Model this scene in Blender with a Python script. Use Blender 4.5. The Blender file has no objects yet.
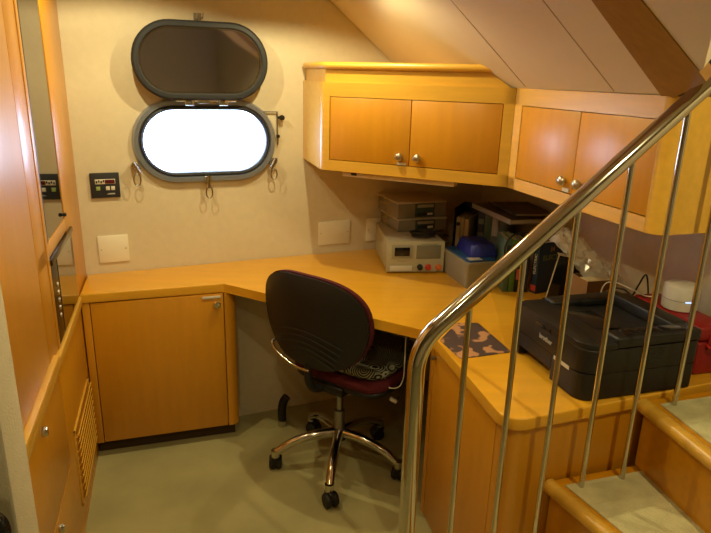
import bpy, bmesh, math, random
from mathutils import Vector, Matrix
R = math.radians
random.seed(4)
S = bpy.context.scene
COL = S.collection

# ------------------------------------------------------------------ camera
cam_d = bpy.data.cameras.new('camera')
cam = bpy.data.objects.new('camera', cam_d)
COL.objects.link(cam)
S.camera = cam
pitch, roll = R(17.33), R(1.509)
F = Vector((0, math.cos(pitch), -math.sin(pitch)))
U = Vector((0, math.sin(pitch), math.cos(pitch)))
X = Vector((1, 0, 0))
cr, sr = math.cos(roll), math.sin(roll)
xr = X * cr + U * sr
ur = U * cr - X * sr
m = Matrix((xr, ur, -F)).transposed().to_4x4()
m.translation = (0, 0, 1.587)
cam.matrix_world = m
cam_d.sensor_fit = 'HORIZONTAL'
cam_d.sensor_width = 36
cam_d.lens = 615.2 / 711 * 36
cam_d.clip_start = 0.02

# ------------------------------------------------------------------ world, lights, exposure
W = bpy.data.worlds.new('world')
S.world = W
W.use_nodes = True
bg = W.node_tree.nodes['Background']
bg.inputs[0].default_value = (0.52, 0.68, 1.0, 1)
bg.inputs[1].default_value = 15.0
S.view_settings.view_transform = 'Standard'
S.view_settings.look = 'None'
S.view_settings.exposure = 0.0
S.view_settings.gamma = 1
S.view_settings.use_curve_mapping = False

WARM = (1.0, 0.85, 0.44)
def lamp(x, y, z, power, size=0.05, col=WARM, spot=None, rot=(0, 0, 0)):
    d = bpy.data.lights.new('ceiling_lamp', 'SPOT' if spot else 'POINT')
    d.energy = power
    d.color = col
    d.shadow_soft_size = size
    if spot:
        d.spot_size = R(spot)
        d.spot_blend = 0.25
    o = bpy.data.objects.new('ceiling_lamp', d)
    o.location = (x, y, z)
    o.rotation_euler = rot
    COL.objects.link(o)
LAMPS = [(-0.76, 2.06, 18), (-0.15, 2.26, 22.0), (-0.32, 1.20, 8.5), (-0.1, 0.3, 7.0), (0.85, 0.70, 27.0)]
CEIL = 2.05
for lx, ly, lp in LAMPS:
    lamp(lx, ly, 1.965 if lx == -0.15 else CEIL - 0.035, lp, 0.012, spot=152)

# ------------------------------------------------------------------ materials
MATS = {}
def nt(name):
    mt = bpy.data.materials.new(name)
    mt.use_nodes = True
    n = mt.node_tree
    return mt, n, n.nodes['Principled BSDF']
def srgb(r, g, b):
    f = lambda c: ((c / 255 + 0.055) / 1.055) ** 2.4 if c > 10 else c / 255 / 12.92
    return (f(r), f(g), f(b), 1)
def mat(name, col, rough=0.5, metal=0.0, noise=0.0, scale=20, bump=0.0, coat=0.0, trans=0.0, spec=0.5, emit=None, crough=0.12, stretch=(1, 1, 1), col2=None, bscale=None, ior=1.45, estr=1.0):
    mt, n, b = nt(name)
    b.inputs['Roughness'].default_value = rough
    b.inputs['Metallic'].default_value = metal
    b.inputs['Specular IOR Level'].default_value = spec
    b.inputs['Coat Weight'].default_value = coat
    b.inputs['Coat IOR'].default_value = 1.6 if crough > 0.3 else 1.5
    b.inputs['Coat Roughness'].default_value = crough
    b.inputs['Transmission Weight'].default_value = trans
    b.inputs['IOR'].default_value = ior
    c = tuple(col[:3]) + (1,)
    b.inputs['Base Color'].default_value = c
    tc = n.nodes.new('ShaderNodeTexCoord')
    mp = n.nodes.new('ShaderNodeMapping')
    mp.inputs['Scale'].default_value = stretch
    n.links.new(tc.outputs['Object'], mp.inputs[0])
    if noise or col2:
        nz = n.nodes.new('ShaderNodeTexNoise')
        nz.inputs['Scale'].default_value = scale
        nz.inputs['Detail'].default_value = 6
        n.links.new(mp.outputs[0], nz.inputs['Vector'])
        rp = n.nodes.new('ShaderNodeValToRGB')
        rp.color_ramp.elements[0].position = 0.3
        rp.color_ramp.elements[1].position = 0.7
        if col2:
            rp.color_ramp.elements[0].color = tuple(col2[:3]) + (1,)
        else:
            rp.color_ramp.elements[0].color = tuple(v * (1 - noise) for v in c[:3]) + (1,)
        rp.color_ramp.elements[1].color = c
        n.links.new(nz.outputs[0], rp.inputs[0])
        n.links.new(rp.outputs[0], b.inputs['Base Color'])
    if bump:
        nb = n.nodes.new('ShaderNodeTexNoise')
        nb.inputs['Scale'].default_value = bscale or scale * 3
        nb.inputs['Detail'].default_value = 4
        n.links.new(mp.outputs[0], nb.inputs['Vector'])
        bp = n.nodes.new('ShaderNodeBump')
        bp.inputs['Strength'].default_value = bump
        bp.inputs['Distance'].default_value = 0.004
        n.links.new(nb.outputs[0], bp.inputs['Height'])
        n.links.new(bp.outputs[0], b.inputs['Normal'])
    if emit:
        b.inputs['Emission Color'].default_value = tuple(emit[:3]) + (1,)
        b.inputs['Emission Strength'].default_value = estr
    MATS[name] = mt
    return mt

WOOD = (0.64, 0.275, 0.004)
wood_v = mat('maple_upright_grain', WOOD, 0.45, noise=0.10, scale=5, stretch=(7, 7, 0.8), coat=0.7, crough=0.31)
wood_h = mat('maple_lengthwise_grain', WOOD, 0.30, noise=0.12, scale=5, stretch=(0.8, 9, 9), coat=0.35)
wood_light = mat('pale_maple_frame', (0.74, 0.41, 0.045), 0.40, noise=0.14, scale=6, stretch=(0.8, 8, 8), coat=0.6, crough=0.28)
wood_top = mat('maple_worktop', (0.82, 0.42, 0.028), 0.30, noise=0.10, scale=4, stretch=(0.9, 7, 7), coat=0.3)
wood_beam = mat('brown_beam', (0.33, 0.155, 0.035), 0.4, noise=0.2, scale=6, stretch=(1, 8, 8), coat=0.15)
toe_shade_m = mat('toe_recess_shade', (0.05, 0.028, 0.009), 0.8)  # shadow of the toe recess as a colour
wall_m = mat('cream_wall_vinyl', (0.70, 0.62, 0.46), 0.6, noise=0.06, scale=30, bump=0.25, bscale=260)
ceil_m = mat('cream_ceiling_panel', (0.80, 0.68, 0.49), 0.55, noise=0.03, scale=6, bump=0.08, bscale=200)
panel_m = mat('bounce_cut_panelling', (0.16, 0.085, 0.03), 0.5, noise=0.2, scale=4, stretch=(6, 6, 0.6), coat=0.1)  # dark tone added on an unseen wall to cut bounced light
seam_m = mat('ceiling_seam', (0.45, 0.34, 0.20), 0.8)
floor_m = mat('sage_carpet', (0.44, 0.40, 0.19), 0.85, noise=0.22, scale=4, bump=0.5, bscale=420)
tread_m = mat('tread_carpet', (0.72, 0.67, 0.38), 0.9, noise=0.3, scale=14, bump=0.6, bscale=300)
chrome = mat('polished_steel', (0.60, 0.57, 0.50), 0.10, 1.0)
brushed = mat('satin_nickel', (0.55, 0.52, 0.46), 0.3, 1.0)
steel_dark = mat('dull_steel', (0.30, 0.30, 0.30), 0.35, 1.0)
black_p = mat('black_plastic', (0.010, 0.010, 0.010), 0.5)
black_g = mat('gloss_black', (0.008, 0.008, 0.009), 0.12)
rubber = mat('dark_rubber', (0.022, 0.024, 0.03), 0.5)
mirror_m = mat('smoked_mirror', (0.17, 0.165, 0.16), 0.03, 1.0)
lidglass = mat('clear_deadlight_glass', (0.85, 0.84, 0.87), 0.05, 1.0)
glare_blue = mat('glare_tinted_metal', (0.36, 0.40, 0.52), 0.28, 0.7)  # bluish tint puts the porthole glare into the frame colour
white_p = mat('white_plastic', (0.72, 0.69, 0.60), 0.4)
plate_m = mat('cream_blank_plate', (0.85, 0.82, 0.70), 0.4)
burg = mat('burgundy_fabric', (0.10, 0.007, 0.014), 0.9, noise=0.3, scale=60, bump=0.4)
psu_m = mat('beige_instrument_case', (0.42, 0.39, 0.28), 0.45)
psu_p = mat('grey_face_bezel', (0.30, 0.29, 0.23), 0.5)
psu_d = mat('grey_screen', (0.17, 0.16, 0.12), 0.25)
red_p = mat('red_plastic', (0.27, 0.012, 0.012), 0.4)
red_d = mat('red_terminal', (0.5, 0.03, 0.02), 0.4)
or_d = mat('orange_terminal', (0.6, 0.14, 0.03), 0.4)
bin_m = mat('grey_tub_plastic', (0.28, 0.27, 0.22), 0.4)
blue_lid = mat('mid_blue_plastic', (0.02, 0.08, 0.24), 0.35)
blue_box = mat('royal_blue_plastic', (0.022, 0.03, 0.27), 0.3)
paper = mat('paper_white', (0.62, 0.60, 0.52), 0.7)
clear_tan = mat('smoky_clear_plastic', (0.56, 0.50, 0.38), 0.22, trans=0.6)
lid_tan = mat('clear_lid_plastic', (0.72, 0.65, 0.50), 0.3, trans=0.35)
green_dk = mat('dark_green_insert', (0.03, 0.055, 0.04), 0.5)
dark_in = mat('dark_contents', (0.10, 0.08, 0.055), 0.8, noise=0.5, scale=30)
card = mat('brown_card', (0.22, 0.11, 0.035), 0.8, noise=0.15, scale=20)
case_m = mat('printer_charcoal', (0.012, 0.0115, 0.011), 0.42, bump=0.15, bscale=900)
case_g = mat('printer_gloss_strip', (0.012, 0.012, 0.013), 0.15)
logo_m = mat('silver_print', (0.45, 0.45, 0.43), 0.5)
router_m = mat('router_white', (0.66, 0.62, 0.55), 0.4)
led_m = mat('blue_led', (0.3, 0.5, 1), 0.4, emit=(0.45, 0.65, 1.0), estr=1.6)
lamp_m = mat('lamp_glass', (1, 0.9, 0.7), 0.4, emit=(1.0, 0.78, 0.45), estr=6)
red_led = mat('red_readout', (0.10, 0.01, 0.015), 0.3)
green_key = mat('green_key', (0.30, 0.42, 0.14), 0.5)

def bag_mat():
    mt, n, b = nt('clear_bag_film')
    b.inputs['Base Color'].default_value = (0.8, 0.78, 0.72, 1)
    b.inputs['Roughness'].default_value = 0.12
    b.inputs['Alpha'].default_value = 0.34
    b.inputs['Specular IOR Level'].default_value = 1.0
    return mt
bag_m = bag_mat()
def glass_mat():
    mt, n, b = nt('porthole_glass')
    b.inputs['Base Color'].default_value = (1, 1, 1, 1)
    b.inputs['Roughness'].default_value = 0.0
    b.inputs['Alpha'].default_value = 0.10
    return mt
glass_m = glass_mat()
def paisley():
    mt, n, b = nt('paisley_cloth')
    b.inputs['Roughness'].default_value = 0.9
    tc = n.nodes.new('ShaderNodeTexCoord')
    v = n.nodes.new('ShaderNodeTexVoronoi'); v.inputs['Scale'].default_value = 13
    w = n.nodes.new('ShaderNodeMath'); w.operation = 'MULTIPLY'; w.inputs[1].default_value = 55
    s = n.nodes.new('ShaderNodeMath'); s.operation = 'SINE'
    nz = n.nodes.new('ShaderNodeTexNoise'); nz.inputs['Scale'].default_value = 70
    ad = n.nodes.new('ShaderNodeMath'); ad.operation = 'ADD'
    rp = n.nodes.new('ShaderNodeValToRGB')
    e = rp.color_ramp.elements
    e[0].position = 0.55; e[0].color = (0.008, 0.012, 0.014, 1)
    e[1].position = 1.3 / 1.5; e[1].color = (0.30, 0.31, 0.22, 1)
    n.links.new(tc.outputs['Object'], v.inputs['Vector'])
    n.links.new(tc.outputs['Object'], nz.inputs['Vector'])
    n.links.new(v.outputs['Distance'], w.inputs[0])
    n.links.new(w.outputs[0], s.inputs[0])
    n.links.new(s.outputs[0], ad.inputs[0]); n.links.new(nz.outputs[0], ad.inputs[1])
    n.links.new(ad.outputs[0], rp.inputs[0]); n.links.new(rp.outputs[0], b.inputs['Base Color'])
    return mt
paisley_m = paisley()
def matmap():
    mt, n, b = nt('mouse_mat_print')
    b.inputs['Roughness'].default_value = 0.7
    tc = n.nodes.new('ShaderNodeTexCoord')
    nz = n.nodes.new('ShaderNodeTexNoise'); nz.inputs['Scale'].default_value = 13; nz.inputs['Detail'].default_value = 2
    rp = n.nodes.new('ShaderNodeValToRGB'); e = rp.color_ramp.elements
    e[0].position = 0.52; e[0].color = (0.075, 0.045, 0.045, 1)
    e[1].position = 0.56; e[1].color = (0.50, 0.25, 0.12, 1)
    n.links.new(tc.outputs['Object'], nz.inputs['Vector']); n.links.new(nz.outputs[0], rp.inputs[0])
    n.links.new(rp.outputs[0], b.inputs['Base Color'])
    return mt
mat_m = matmap()

# ------------------------------------------------------------------ mesh helpers
class MB:
    def __init__(s): s.b = bmesh.new()
    def merge(s, o, mtx=None):
        me = bpy.data.meshes.new('t'); o.to_mesh(me); o.free()
        if mtx is not None: me.transform(mtx)
        s.b.from_mesh(me); bpy.data.meshes.remove(me); return s
    def box(s, x0, x1, y0, y1, z0, z1, bev=0.0, seg=2, mtx=None):
        t = bmesh.new(); bmesh.ops.create_cube(t, size=1)
        for v in t.verts:
            v.co = ((x0 + x1) / 2 + v.co.x * (x1 - x0), (y0 + y1) / 2 + v.co.y * (y1 - y0), (z0 + z1) / 2 + v.co.z * (z1 - z0))
        if bev: bmesh.ops.bevel(t, geom=t.edges[:], offset=bev, segments=seg, affect='EDGES', profile=0.5)
        return s.merge(t, mtx)
    def prism(s, pts, z0, z1, bev=0.0, seg=2, mtx=None, top=None):
        t = bmesh.new()
        a = sum(pts[i][0] * pts[(i + 1) % len(pts)][1] - pts[(i + 1) % len(pts)][0] * pts[i][1] for i in range(len(pts)))
        if a < 0: pts = pts[::-1]
        lo = [t.verts.new((p[0], p[1], z0)) for p in pts]
        tp = top or pts
        hi = [t.verts.new((p[0], p[1], z1)) for p in tp]
        t.faces.new(lo[::-1]); t.faces.new(hi)
        for i in range(len(pts)):
            j = (i + 1) % len(pts)
            t.faces.new((lo[i], lo[j], hi[j], hi[i]))
        if bev:
            ed = [e for e in t.edges if abs(e.verts[0].co.z - e.verts[1].co.z) < 1e-6]
            bmesh.ops.bevel(t, geom=ed, offset=bev, segments=seg, affect='EDGES', profile=0.5)
        return s.merge(t, mtx)
    def tube(s, pts, r, n=12, closed=False, cap=True, radii=None):
        pts = [Vector(p) for p in pts]; t = bmesh.new(); rings = []
        N = len(pts); up = None
        for i, p in enumerate(pts):
            if closed: d = pts[(i + 1) % N] - pts[i - 1]
            else: d = pts[min(i + 1, N - 1)] - pts[max(i - 1, 0)]
            d.normalize()
            if up is None:
                up = Vector((0, 0, 1)) if abs(d.z) < 0.9 else Vector((1, 0, 0))
            a = d.cross(up)
            if a.length < 1e-5: a = d.cross(Vector((0, 1, 0.1)))
            a.normalize(); b = a.cross(d).normalized(); up = b
            rr = radii[i] if radii else r
            rings.append([t.verts.new(p + (a * math.cos(q) + b * math.sin(q)) * rr) for q in [2 * math.pi * k / n for k in range(n)]])
        for i in range(N if closed else N - 1):
            A, B = rings[i], rings[(i + 1) % N]
            for k in range(n):
                t.faces.new((A[k], A[(k + 1) % n], B[(k + 1) % n], B[k]))
        if cap and not closed:
            t.faces.new(rings[0][::-1]); t.faces.new(rings[-1])
        bmesh.ops.recalc_face_normals(t, faces=t.faces)
        return s.merge(t)
    def lathe(s, prof, n=32, mtx=None):
        t = bmesh.new(); rings = []
        for r, z in prof:
            rings.append([t.verts.new((max(r, 1e-5) * math.cos(2 * math.pi * k / n), max(r, 1e-5) * math.sin(2 * math.pi * k / n), z)) for k in range(n)])
        for A, B in zip(rings, rings[1:]):
            for k in range(n): t.faces.new((A[k], A[(k + 1) % n], B[(k + 1) % n], B[k]))
        bmesh.ops.remove_doubles(t, verts=t.verts, dist=1e-4)
        bmesh.ops.recalc_face_normals(t, faces=t.faces)
        return s.merge(t, mtx)
    def sweep(s, path, prof, mtx=None):
        # path: closed list of 2-D points in XZ with outward normals; prof: closed (offset, depth) section
        t = bmesh.new(); rings = []
        for (p, nn) in path:
            rings.append([t.verts.new((p[0] + nn[0] * o, d, p[1] + nn[1] * o)) for o, d in prof])
        N = len(rings); K = len(prof)
        for i in range(N):
            A, B = rings[i], rings[(i + 1) % N]
            for k in range(K): t.faces.new((A[k], A[(k + 1) % K], B[(k + 1) % K], B[k]))
        bmesh.ops.recalc_face_normals(t, faces=t.faces)
        return s.merge(t, mtx)
    def grid(s, fn, nu, nv, mtx=None, thick=0.0):
        t = bmesh.new(); V = [[t.verts.new(fn(i / nu, j / nv)) for j in range(nv + 1)] for i in range(nu + 1)]
        for i in range(nu):
            for j in range(nv): t.faces.new((V[i][j], V[i + 1][j], V[i + 1][j + 1], V[i][j + 1]))
        if thick: bmesh.ops.solidify(t, geom=t.faces[:], thickness=thick)
        return s.merge(t, mtx)
    def build(s, name, mt, parent=None, smooth=True, mtx=None, ang=40):
        me = bpy.data.meshes.new(name)
        if mtx is not None: bmesh.ops.transform(s.b, matrix=mtx, verts=s.b.verts)
        s.b.to_mesh(me); s.b.free()
        o = bpy.data.objects.new(name, me); COL.objects.link(o)
        me.materials.append(mt)
        if smooth:
            for p in me.polygons: p.use_smooth = True
            try: me.set_sharp_from_angle(angle=R(ang))
            except Exception: pass
        if parent: o.parent = parent
        return o

def tag(o, label=None, cat=None, group=None, kind=None):
    if label: o['label'] = label
    if cat: o['category'] = cat
    if group: o['group'] = group
    if kind: o['kind'] = kind
    return o
def thing(name, loc, rz, label, cat, group=None):
    o = bpy.data.objects.new(name, None); o.empty_display_size = 0.05
    COL.objects.link(o); o.location = loc; o.rotation_euler = (0, 0, R(rz))
    return tag(o, label, cat, group)
def place(o, loc, rz=0, rx=0, ry=0):
    o.location = loc; o.rotation_euler = (R(rx), R(ry), R(rz)); return o
def copy_tree(o, parent=None):
    c = o.copy(); COL.objects.link(c); c.parent = parent
    for ch in list(o.children): copy_tree(ch, c)
    return c
def text(name, body, size, mt, parent, loc, rot, ext=0.0004, align='CENTER', bold=False):
    cu = bpy.data.curves.new(name, 'FONT'); cu.body = body; cu.size = size; cu.extrude = ext
    cu.align_x = align; cu.align_y = 'CENTER'
    if bold: cu.offset = size * 0.02
    t = bpy.data.objects.new('tmp', cu); COL.objects.link(t)
    bpy.context.view_layer.update()
    me = bpy.data.meshes.new_from_object(t.evaluated_get(bpy.context.evaluated_depsgraph_get()))
    bpy.data.objects.remove(t); me.name = name; me.materials.clear(); me.materials.append(mt)
    o = bpy.data.objects.new(name, me); COL.objects.link(o); o.parent = parent
    o.location = loc; o.rotation_euler = tuple(R(a) for a in rot)
    return o
def rnd(pts, rad, seg=6):
    out = []
    N = len(pts)
    for i, p in enumerate(pts):
        r = rad[i] if isinstance(rad, (list, tuple)) else rad
        p = Vector(p[:2])
        if r <= 0: out.append(tuple(p)); continue
        a = (Vector(pts[i - 1][:2]) - p).normalized(); b = (Vector(pts[(i + 1) % N][:2]) - p).normalized()
        th = a.angle(b); d = r / math.tan(th / 2)
        c = p + (a + b).normalized() * (r / math.sin(th / 2))
        s0 = p + a * d - c; s1 = p + b * d - c
        a0 = math.atan2(s0.y, s0.x); a1 = math.atan2(s1.y, s1.x)
        da = (a1 - a0 + math.pi) % (2 * math.pi) - math.pi
        for k in range(seg + 1):
            q = a0 + da * k / seg; out.append((c.x + r * math.cos(q), c.y + r * math.sin(q)))
    return out
def stadium(w, h, n=24):
    r = h / 2; a = w / 2 - r; out = []
    for k in range(n + 1):
        q = -math.pi / 2 + math.pi * k / n; out.append(((a + r * math.cos(q), r * math.sin(q)), (math.cos(q), math.sin(q))))
    for k in range(n + 1):
        q = math.pi / 2 + math.pi * k / n; out.append(((-a + r * math.cos(q), r * math.sin(q)), (math.cos(q), math.sin(q))))
    return out
def bez(pts, n=8):
    # Catmull-Rom through points
    P = [Vector(p) for p in pts]; out = []
    for i in range(len(P) - 1):
        p0 = P[max(i - 1, 0)]; p1 = P[i]; p2 = P[i + 1]; p3 = P[min(i + 2, len(P) - 1)]
        for k in range(n):
            t = k / n
            out.append(0.5 * ((2 * p1) + (p2 - p0) * t + (2 * p0 - 5 * p1 + 4 * p2 - p3) * t * t + (3 * p1 - p0 - 3 * p2 + p3) * t ** 3))
    out.append(P[-1]); return out
def frame(ox, oy, ang, z=0): return Matrix.Translation((ox, oy, z)) @ Matrix.Rotation(R(ang), 4, 'Z')

# ------------------------------------------------------------------ key geometry (metres)
W0 = (-1.152, 2.499); WA = 23.5                       # hull wall line
def hull(s, b=0): return (W0[0] + s * math.cos(R(WA)) + b * math.sin(R(WA)), W0[1] + s * math.sin(R(WA)) - b * math.cos(R(WA)))
B0 = (0.975, 2.37); BA = -71.8                        # bulkhead line on the right
def bulk(t): return (B0[0] + t * math.cos(R(BA)), B0[1] + t * math.sin(R(BA)))
# corner of hull wall and bulkhead
def isect(p, a, q, b):
    a, b = R(a), R(b); d = math.cos(a) * math.sin(b) - math.sin(a) * math.cos(b)
    t = ((q[0] - p[0]) * math.sin(b) - (q[1] - p[1]) * math.cos(b)) / d
    return (p[0] + t * math.cos(a), p[1] + t * math.sin(a))
CORNER = isect(W0, WA, B0, BA)
LA = -73.0                                            # locker front line from W0
def lock(s, d=0): return (W0[0] + s * math.cos(R(LA)) - d * math.sin(R(LA)) * 1.0, W0[1] + s * math.sin(R(LA)) + d * math.cos(R(LA)))

# ------------------------------------------------------------------ structure
fl = MB().prism([(-2.2, -1.4), (2.6, -1.4), (2.6, 4), (-2.2, 4)], -0.05, 0).build('floor', floor_m, smooth=False); tag(fl, kind='structure')
ce = MB().prism([(-2.2, -1.4), (2.6, -1.4), (2.6, 4), (-2.2, 4)], CEIL, CEIL + 0.04).build('ceiling', ceil_m, smooth=False); tag(ce, kind='structure')

# hull wall with porthole opening, local x along wall, local -y into room
PS, PZ = 0.534, 1.2945
GW, GH = 0.552, 0.290
def hull_wall():
    t = bmesh.new()
    path = [p for p, n_ in stadium(GW, GH)]
    inner = [t.verts.new((PS + p[0], 0, PZ + p[1])) for p in path]
    outer = [t.verts.new(c) for c in ((-1.15, 0, 0), (2.25, 0, 0), (2.25, 0, CEIL), (-1.15, 0, CEIL))]
    bmesh.ops.remove_doubles(t, verts=inner, dist=1e-5)
    inner = [v for v in t.verts if v.is_valid and v not in outer]
    inner.sort(key=lambda v: math.atan2(v.co.z - PZ, (v.co.x - PS)))
    # order properly for a stadium: by path order
    es = [t.edges.new((inner[i], inner[(i + 1) % len(inner)])) for i in range(len(inner))]
    es += [t.edges.new((outer[i], outer[(i + 1) % 4])) for i in range(4)]
    bmesh.ops.triangle_fill(t, use_beauty=True, use_dissolve=False, edges=es)
    bad = [f for f in t.faces if abs(f.calc_center_median().z - PZ) < GH / 2 * 0.9 and abs(f.calc_center_median().x - PS) < GW / 2 - GH / 2]
    if bad: bmesh.ops.delete(t, geom=bad, context='FACES')
    ret = bmesh.ops.extrude_face_region(t, geom=t.faces[:])
    for v in [g for g in ret['geom'] if isinstance(g, bmesh.types.BMVert)]: v.co.y += 0.10
    bmesh.ops.recalc_face_normals(t, faces=t.faces)
    mb = MB(); mb.merge(t)
    return mb.build('wall_back', wall_m, smooth=False)
wb = hull_wall(); place(wb, (W0[0], W0[1], 0), WA); tag(wb, kind='structure')
# lining step under the desk
w = MB().box(0.56, 1.9, -0.138, 0.0, 0, 0.695).build('wall_lower', wall_m, smooth=False); place(w, (W0[0], W0[1], 0), WA); tag(w, kind='structure')
w = MB().box(-0.05, 5.2, 0, 0.08, 0, CEIL).build('wall_right', wall_m, smooth=False); place(w, (CORNER[0], CORNER[1], 0), BA); tag(w, kind='structure')
w = MB().box(-2.2, 2.6, -1.48, -1.4, 0, CEIL).build('wall_front', wall_m, smooth=False); tag(w, kind='structure')
w = MB().box(-2.2, -2.1, -1.4, 2.6, 0, CEIL).build('wall_left', panel_m, smooth=False); tag(w, kind='structure')
# wall end in the left foreground
w = MB().box(-1.25, -0.5475, 0.84, 0.90, 0, CEIL, 0.006).build('wall_near', wall_m); tag(w, kind='structure')

# sloping ceiling
PN = Vector((0.5885, 0.197, 0.784)).normalized()
def cz(x, y): return 1.556 - (0.5885 * (x - 0.544) + 0.197 * (y - 2.228)) / 0.784
def slab(pts, name, mt, t=0.03, lift=0.0):
    b = bmesh.new()
    lo = [b.verts.new(Vector((x, y, cz(x, y))) + PN * lift) for x, y in pts]
    f = b.faces.new(lo)
    if f.normal.dot(PN) > 0: f.normal_flip()
    r = bmesh.ops.extrude_face_region(b, geom=[f])
    for v in [g for g in r['geom'] if isinstance(g, bmesh.types.BMVert)]: v.co += PN * t
    bmesh.ops.recalc_face_normals(b, faces=b.faces)
    mb = MB(); mb.merge(b); o = mb.build(name, mt, smooth=False); return tag(o, kind='structure')
def up(p, q=22.0):
    # walk up the slope from p until the flat ceiling
    dz = CEIL - cz(*p); d = Vector((-math.cos(R(q)), -math.sin(R(q))))
    g = (0.5885 * -d.x + 0.197 * -d.y) / 0.784
    return (p[0] + d.x * dz / g, p[1] + d.y * dz / g)
A = (0.548, 2.215); Bp = (0.758, 1.575); C = (0.741, 1.417)
HB = (0.262, 3.105); HT = (-0.245, 2.888)
slab([HB, A, (0.754, 1.59), up((0.754, 1.59)), up(A), HT], 'ceiling_slope', ceil_m)
C2 = (0.738, 1.397); C3 = (0.695, 1.309)
C4 = (0.62, 1.15)
slab([(0.741, 1.417), C2, C3, C4, up(C4, 14), up((0.741, 1.417), 14)], 'ceiling_slope_upper', ceil_m)
# seams between ceiling panels, as shallow dark joint strips
def seam(p, q, wd=0.004):
    d = (Vector(q) - Vector(p)).normalized(); n_ = Vector((-d.y, d.x)) * wd / 2; p = Vector(p); q = Vector(q)
    slab([tuple(p - n_), tuple(q - n_), tuple(q + n_), tuple(p + n_)], 'trim_1', seam_m, 0.002, -0.0008)
seam((0.557, 2.165), (0.27 - 0.235, 2.034 - 0.108))
seam((0.695, 1.756), (0.446 - 0.235, 1.652 - 0.098))
# brown beam on the slope
slab([(0.756, 1.600), (0.768, 1.570), (0.764, 1.422), (0.742, 1.415), up((0.742, 1.415), 14), up((0.754, 1.590))], 'trim_2', wood_beam, 0.03, -0.003)
# black panel painted for the darkness of the stairwell opening beyond
w = MB().box(0, 0.5, 0, 0.03, 1.56, CEIL).build('stairwell_dark_panel', black_p, smooth=False); place(w, (0.925, 1.75, 0), -10); tag(w, kind='structure')

# toe board in the base cabinet is geometry; its dark colour paints shadow
# ------------------------------------------------------------------ ceiling downlights
for i, (lx, ly, lp) in enumerate(LAMPS):
    t = thing('ceiling_light', (lx, ly, CEIL), 0, 'round recessed ceiling downlight over the cabin floor', 'ceiling light', 'ceiling downlights')
    if lx == -0.15:
        t.location = (lx, ly, cz(lx, ly) - 0.0015); t.rotation_mode = 'QUATERNION'; t.rotation_quaternion = PN.to_track_quat('Z', 'Y')
    MB().lathe([(0.045, 0), (0.045, -0.006), (0.038, -0.010), (0.034, -0.004), (0.034, 0)]).build('rim', chrome, t)
    MB().lathe([(0.0, -0.003), (0.034, -0.003)]).build('diffuser', lamp_m, t)

# ------------------------------------------------------------------ porthole (window_1) in hull-wall frame
HW = frame(W0[0], W0[1], WA)
win = bpy.data.objects.new('window_1', None); COL.objects.link(win); win.matrix_world = HW @ Matrix.Translation((PS, 0, PZ))
tag(win, 'bright oval porthole in the cream wall with clamps around its metal frame', None, kind='structure')
MB().sweep(stadium(GW - 0.004, GH - 0.004), [(0.0, 0.09), (0.0, -0.012), (0.010, -0.026), (0.026, -0.026), (0.032, -0.014), (0.034, -0.001), (0.0, -0.001)]).build('window_frame', glare_blue, win)
MB().sweep(stadium(GW - 0.010, GH - 0.010), [(0.006, 0.0), (0.006, -0.022), (0.0, -0.026), (-0.008, -0.018), (-0.008, 0.0)]).build('seal', rubber, win)
def disc(w_, h_, y0, y1):
    t = bmesh.new(); ps = [p for p, n_ in stadium(w_, h_)]
    a = [t.verts.new((p[0], y0, p[1])) for p in ps]; b = [t.verts.new((p[0], y1, p[1])) for p in ps]
    t.faces.new(a); t.faces.new(b[::-1])
    for i in range(len(ps)):
        j = (i + 1) % len(ps)
        if (a[i].co - a[j].co).length > 1e-6: t.faces.new((a[i], b[i], b[j], a[j]))
    bmesh.ops.remove_doubles(t, verts=t.verts, dist=1e-5)
    bmesh.ops.recalc_face_normals(t, faces=t.faces); mb = MB(); mb.merge(t); return mb
disc(GW - 0.012, GH - 0.012, 0.050, 0.056).build('glass', glass_m, win, smooth=False)
# clamps with hanging rings
for cx_, cz_, an in ((-0.300, -0.100, -28), (-0.005, -0.168, 0), (0.288, -0.098, 28)):
    c = MB().box(-0.011, 0.011, -0.032, -0.001, -0.012, 0.016, 0.003).tube([(0, -0.035, 0.020), (0, -0.035, -0.024)], 0.006).build('clamp', chrome, win)
    c.location = (cx_, 0, cz_); c.rotation_euler = (0, R(an), 0); c.scale = (1.25, 1.25, 1.25)
    ring = [(0.011 * math.sin(q), -0.036, -0.040 + 0.020 * math.cos(q)) for q in [2 * math.pi * k / 20 for k in range(20)]]
    rg = MB().tube(ring, 0.0022, 6, closed=True).build('ring', steel_dark, c); rg.rotation_euler = (0, R(-an), 0)
# hinge between frame and raised cover
h = MB().box(-0.09, -0.05, -0.060, -0.001, 0.152, 0.185, 0.004).box(0.05, 0.09, -0.060, -0.001, 0.152, 0.185, 0.004).tube([(-0.125, -0.05, 0.174), (0.125, -0.05, 0.174)], 0.007).box(-0.04, 0.04, -0.056, -0.030, 0.160, 0.182, 0.004)
h.build('hinge', chrome, win)
# latch bracket right of the frame
b_ = MB().tube([(0.205, -0.012, 0.126), (0.315, -0.012, 0.124), (0.317, -0.012, -0.020)], 0.004, 6).build('bracket', steel_dark, win)
MB().lathe([(0, 0.018), (0.011, 0.016), (0.012, 0.004), (0.005, 0.0), (0.005, -0.02)], 16, Matrix.Translation((0.333, -0.020, 0.100)) @ Matrix.Rotation(R(90), 4, 'X')).box(0.317, 0.333, -0.014, -0.008, 0.095, 0.105).lathe([(0, 0.014), (0.008, 0.012), (0.008, 0.0)], 12, Matrix.Translation((0.317, -0.010, 0.018)) @ Matrix.Rotation(R(90), 4, 'X')).build('bracket_knob', black_p, win)

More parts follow.
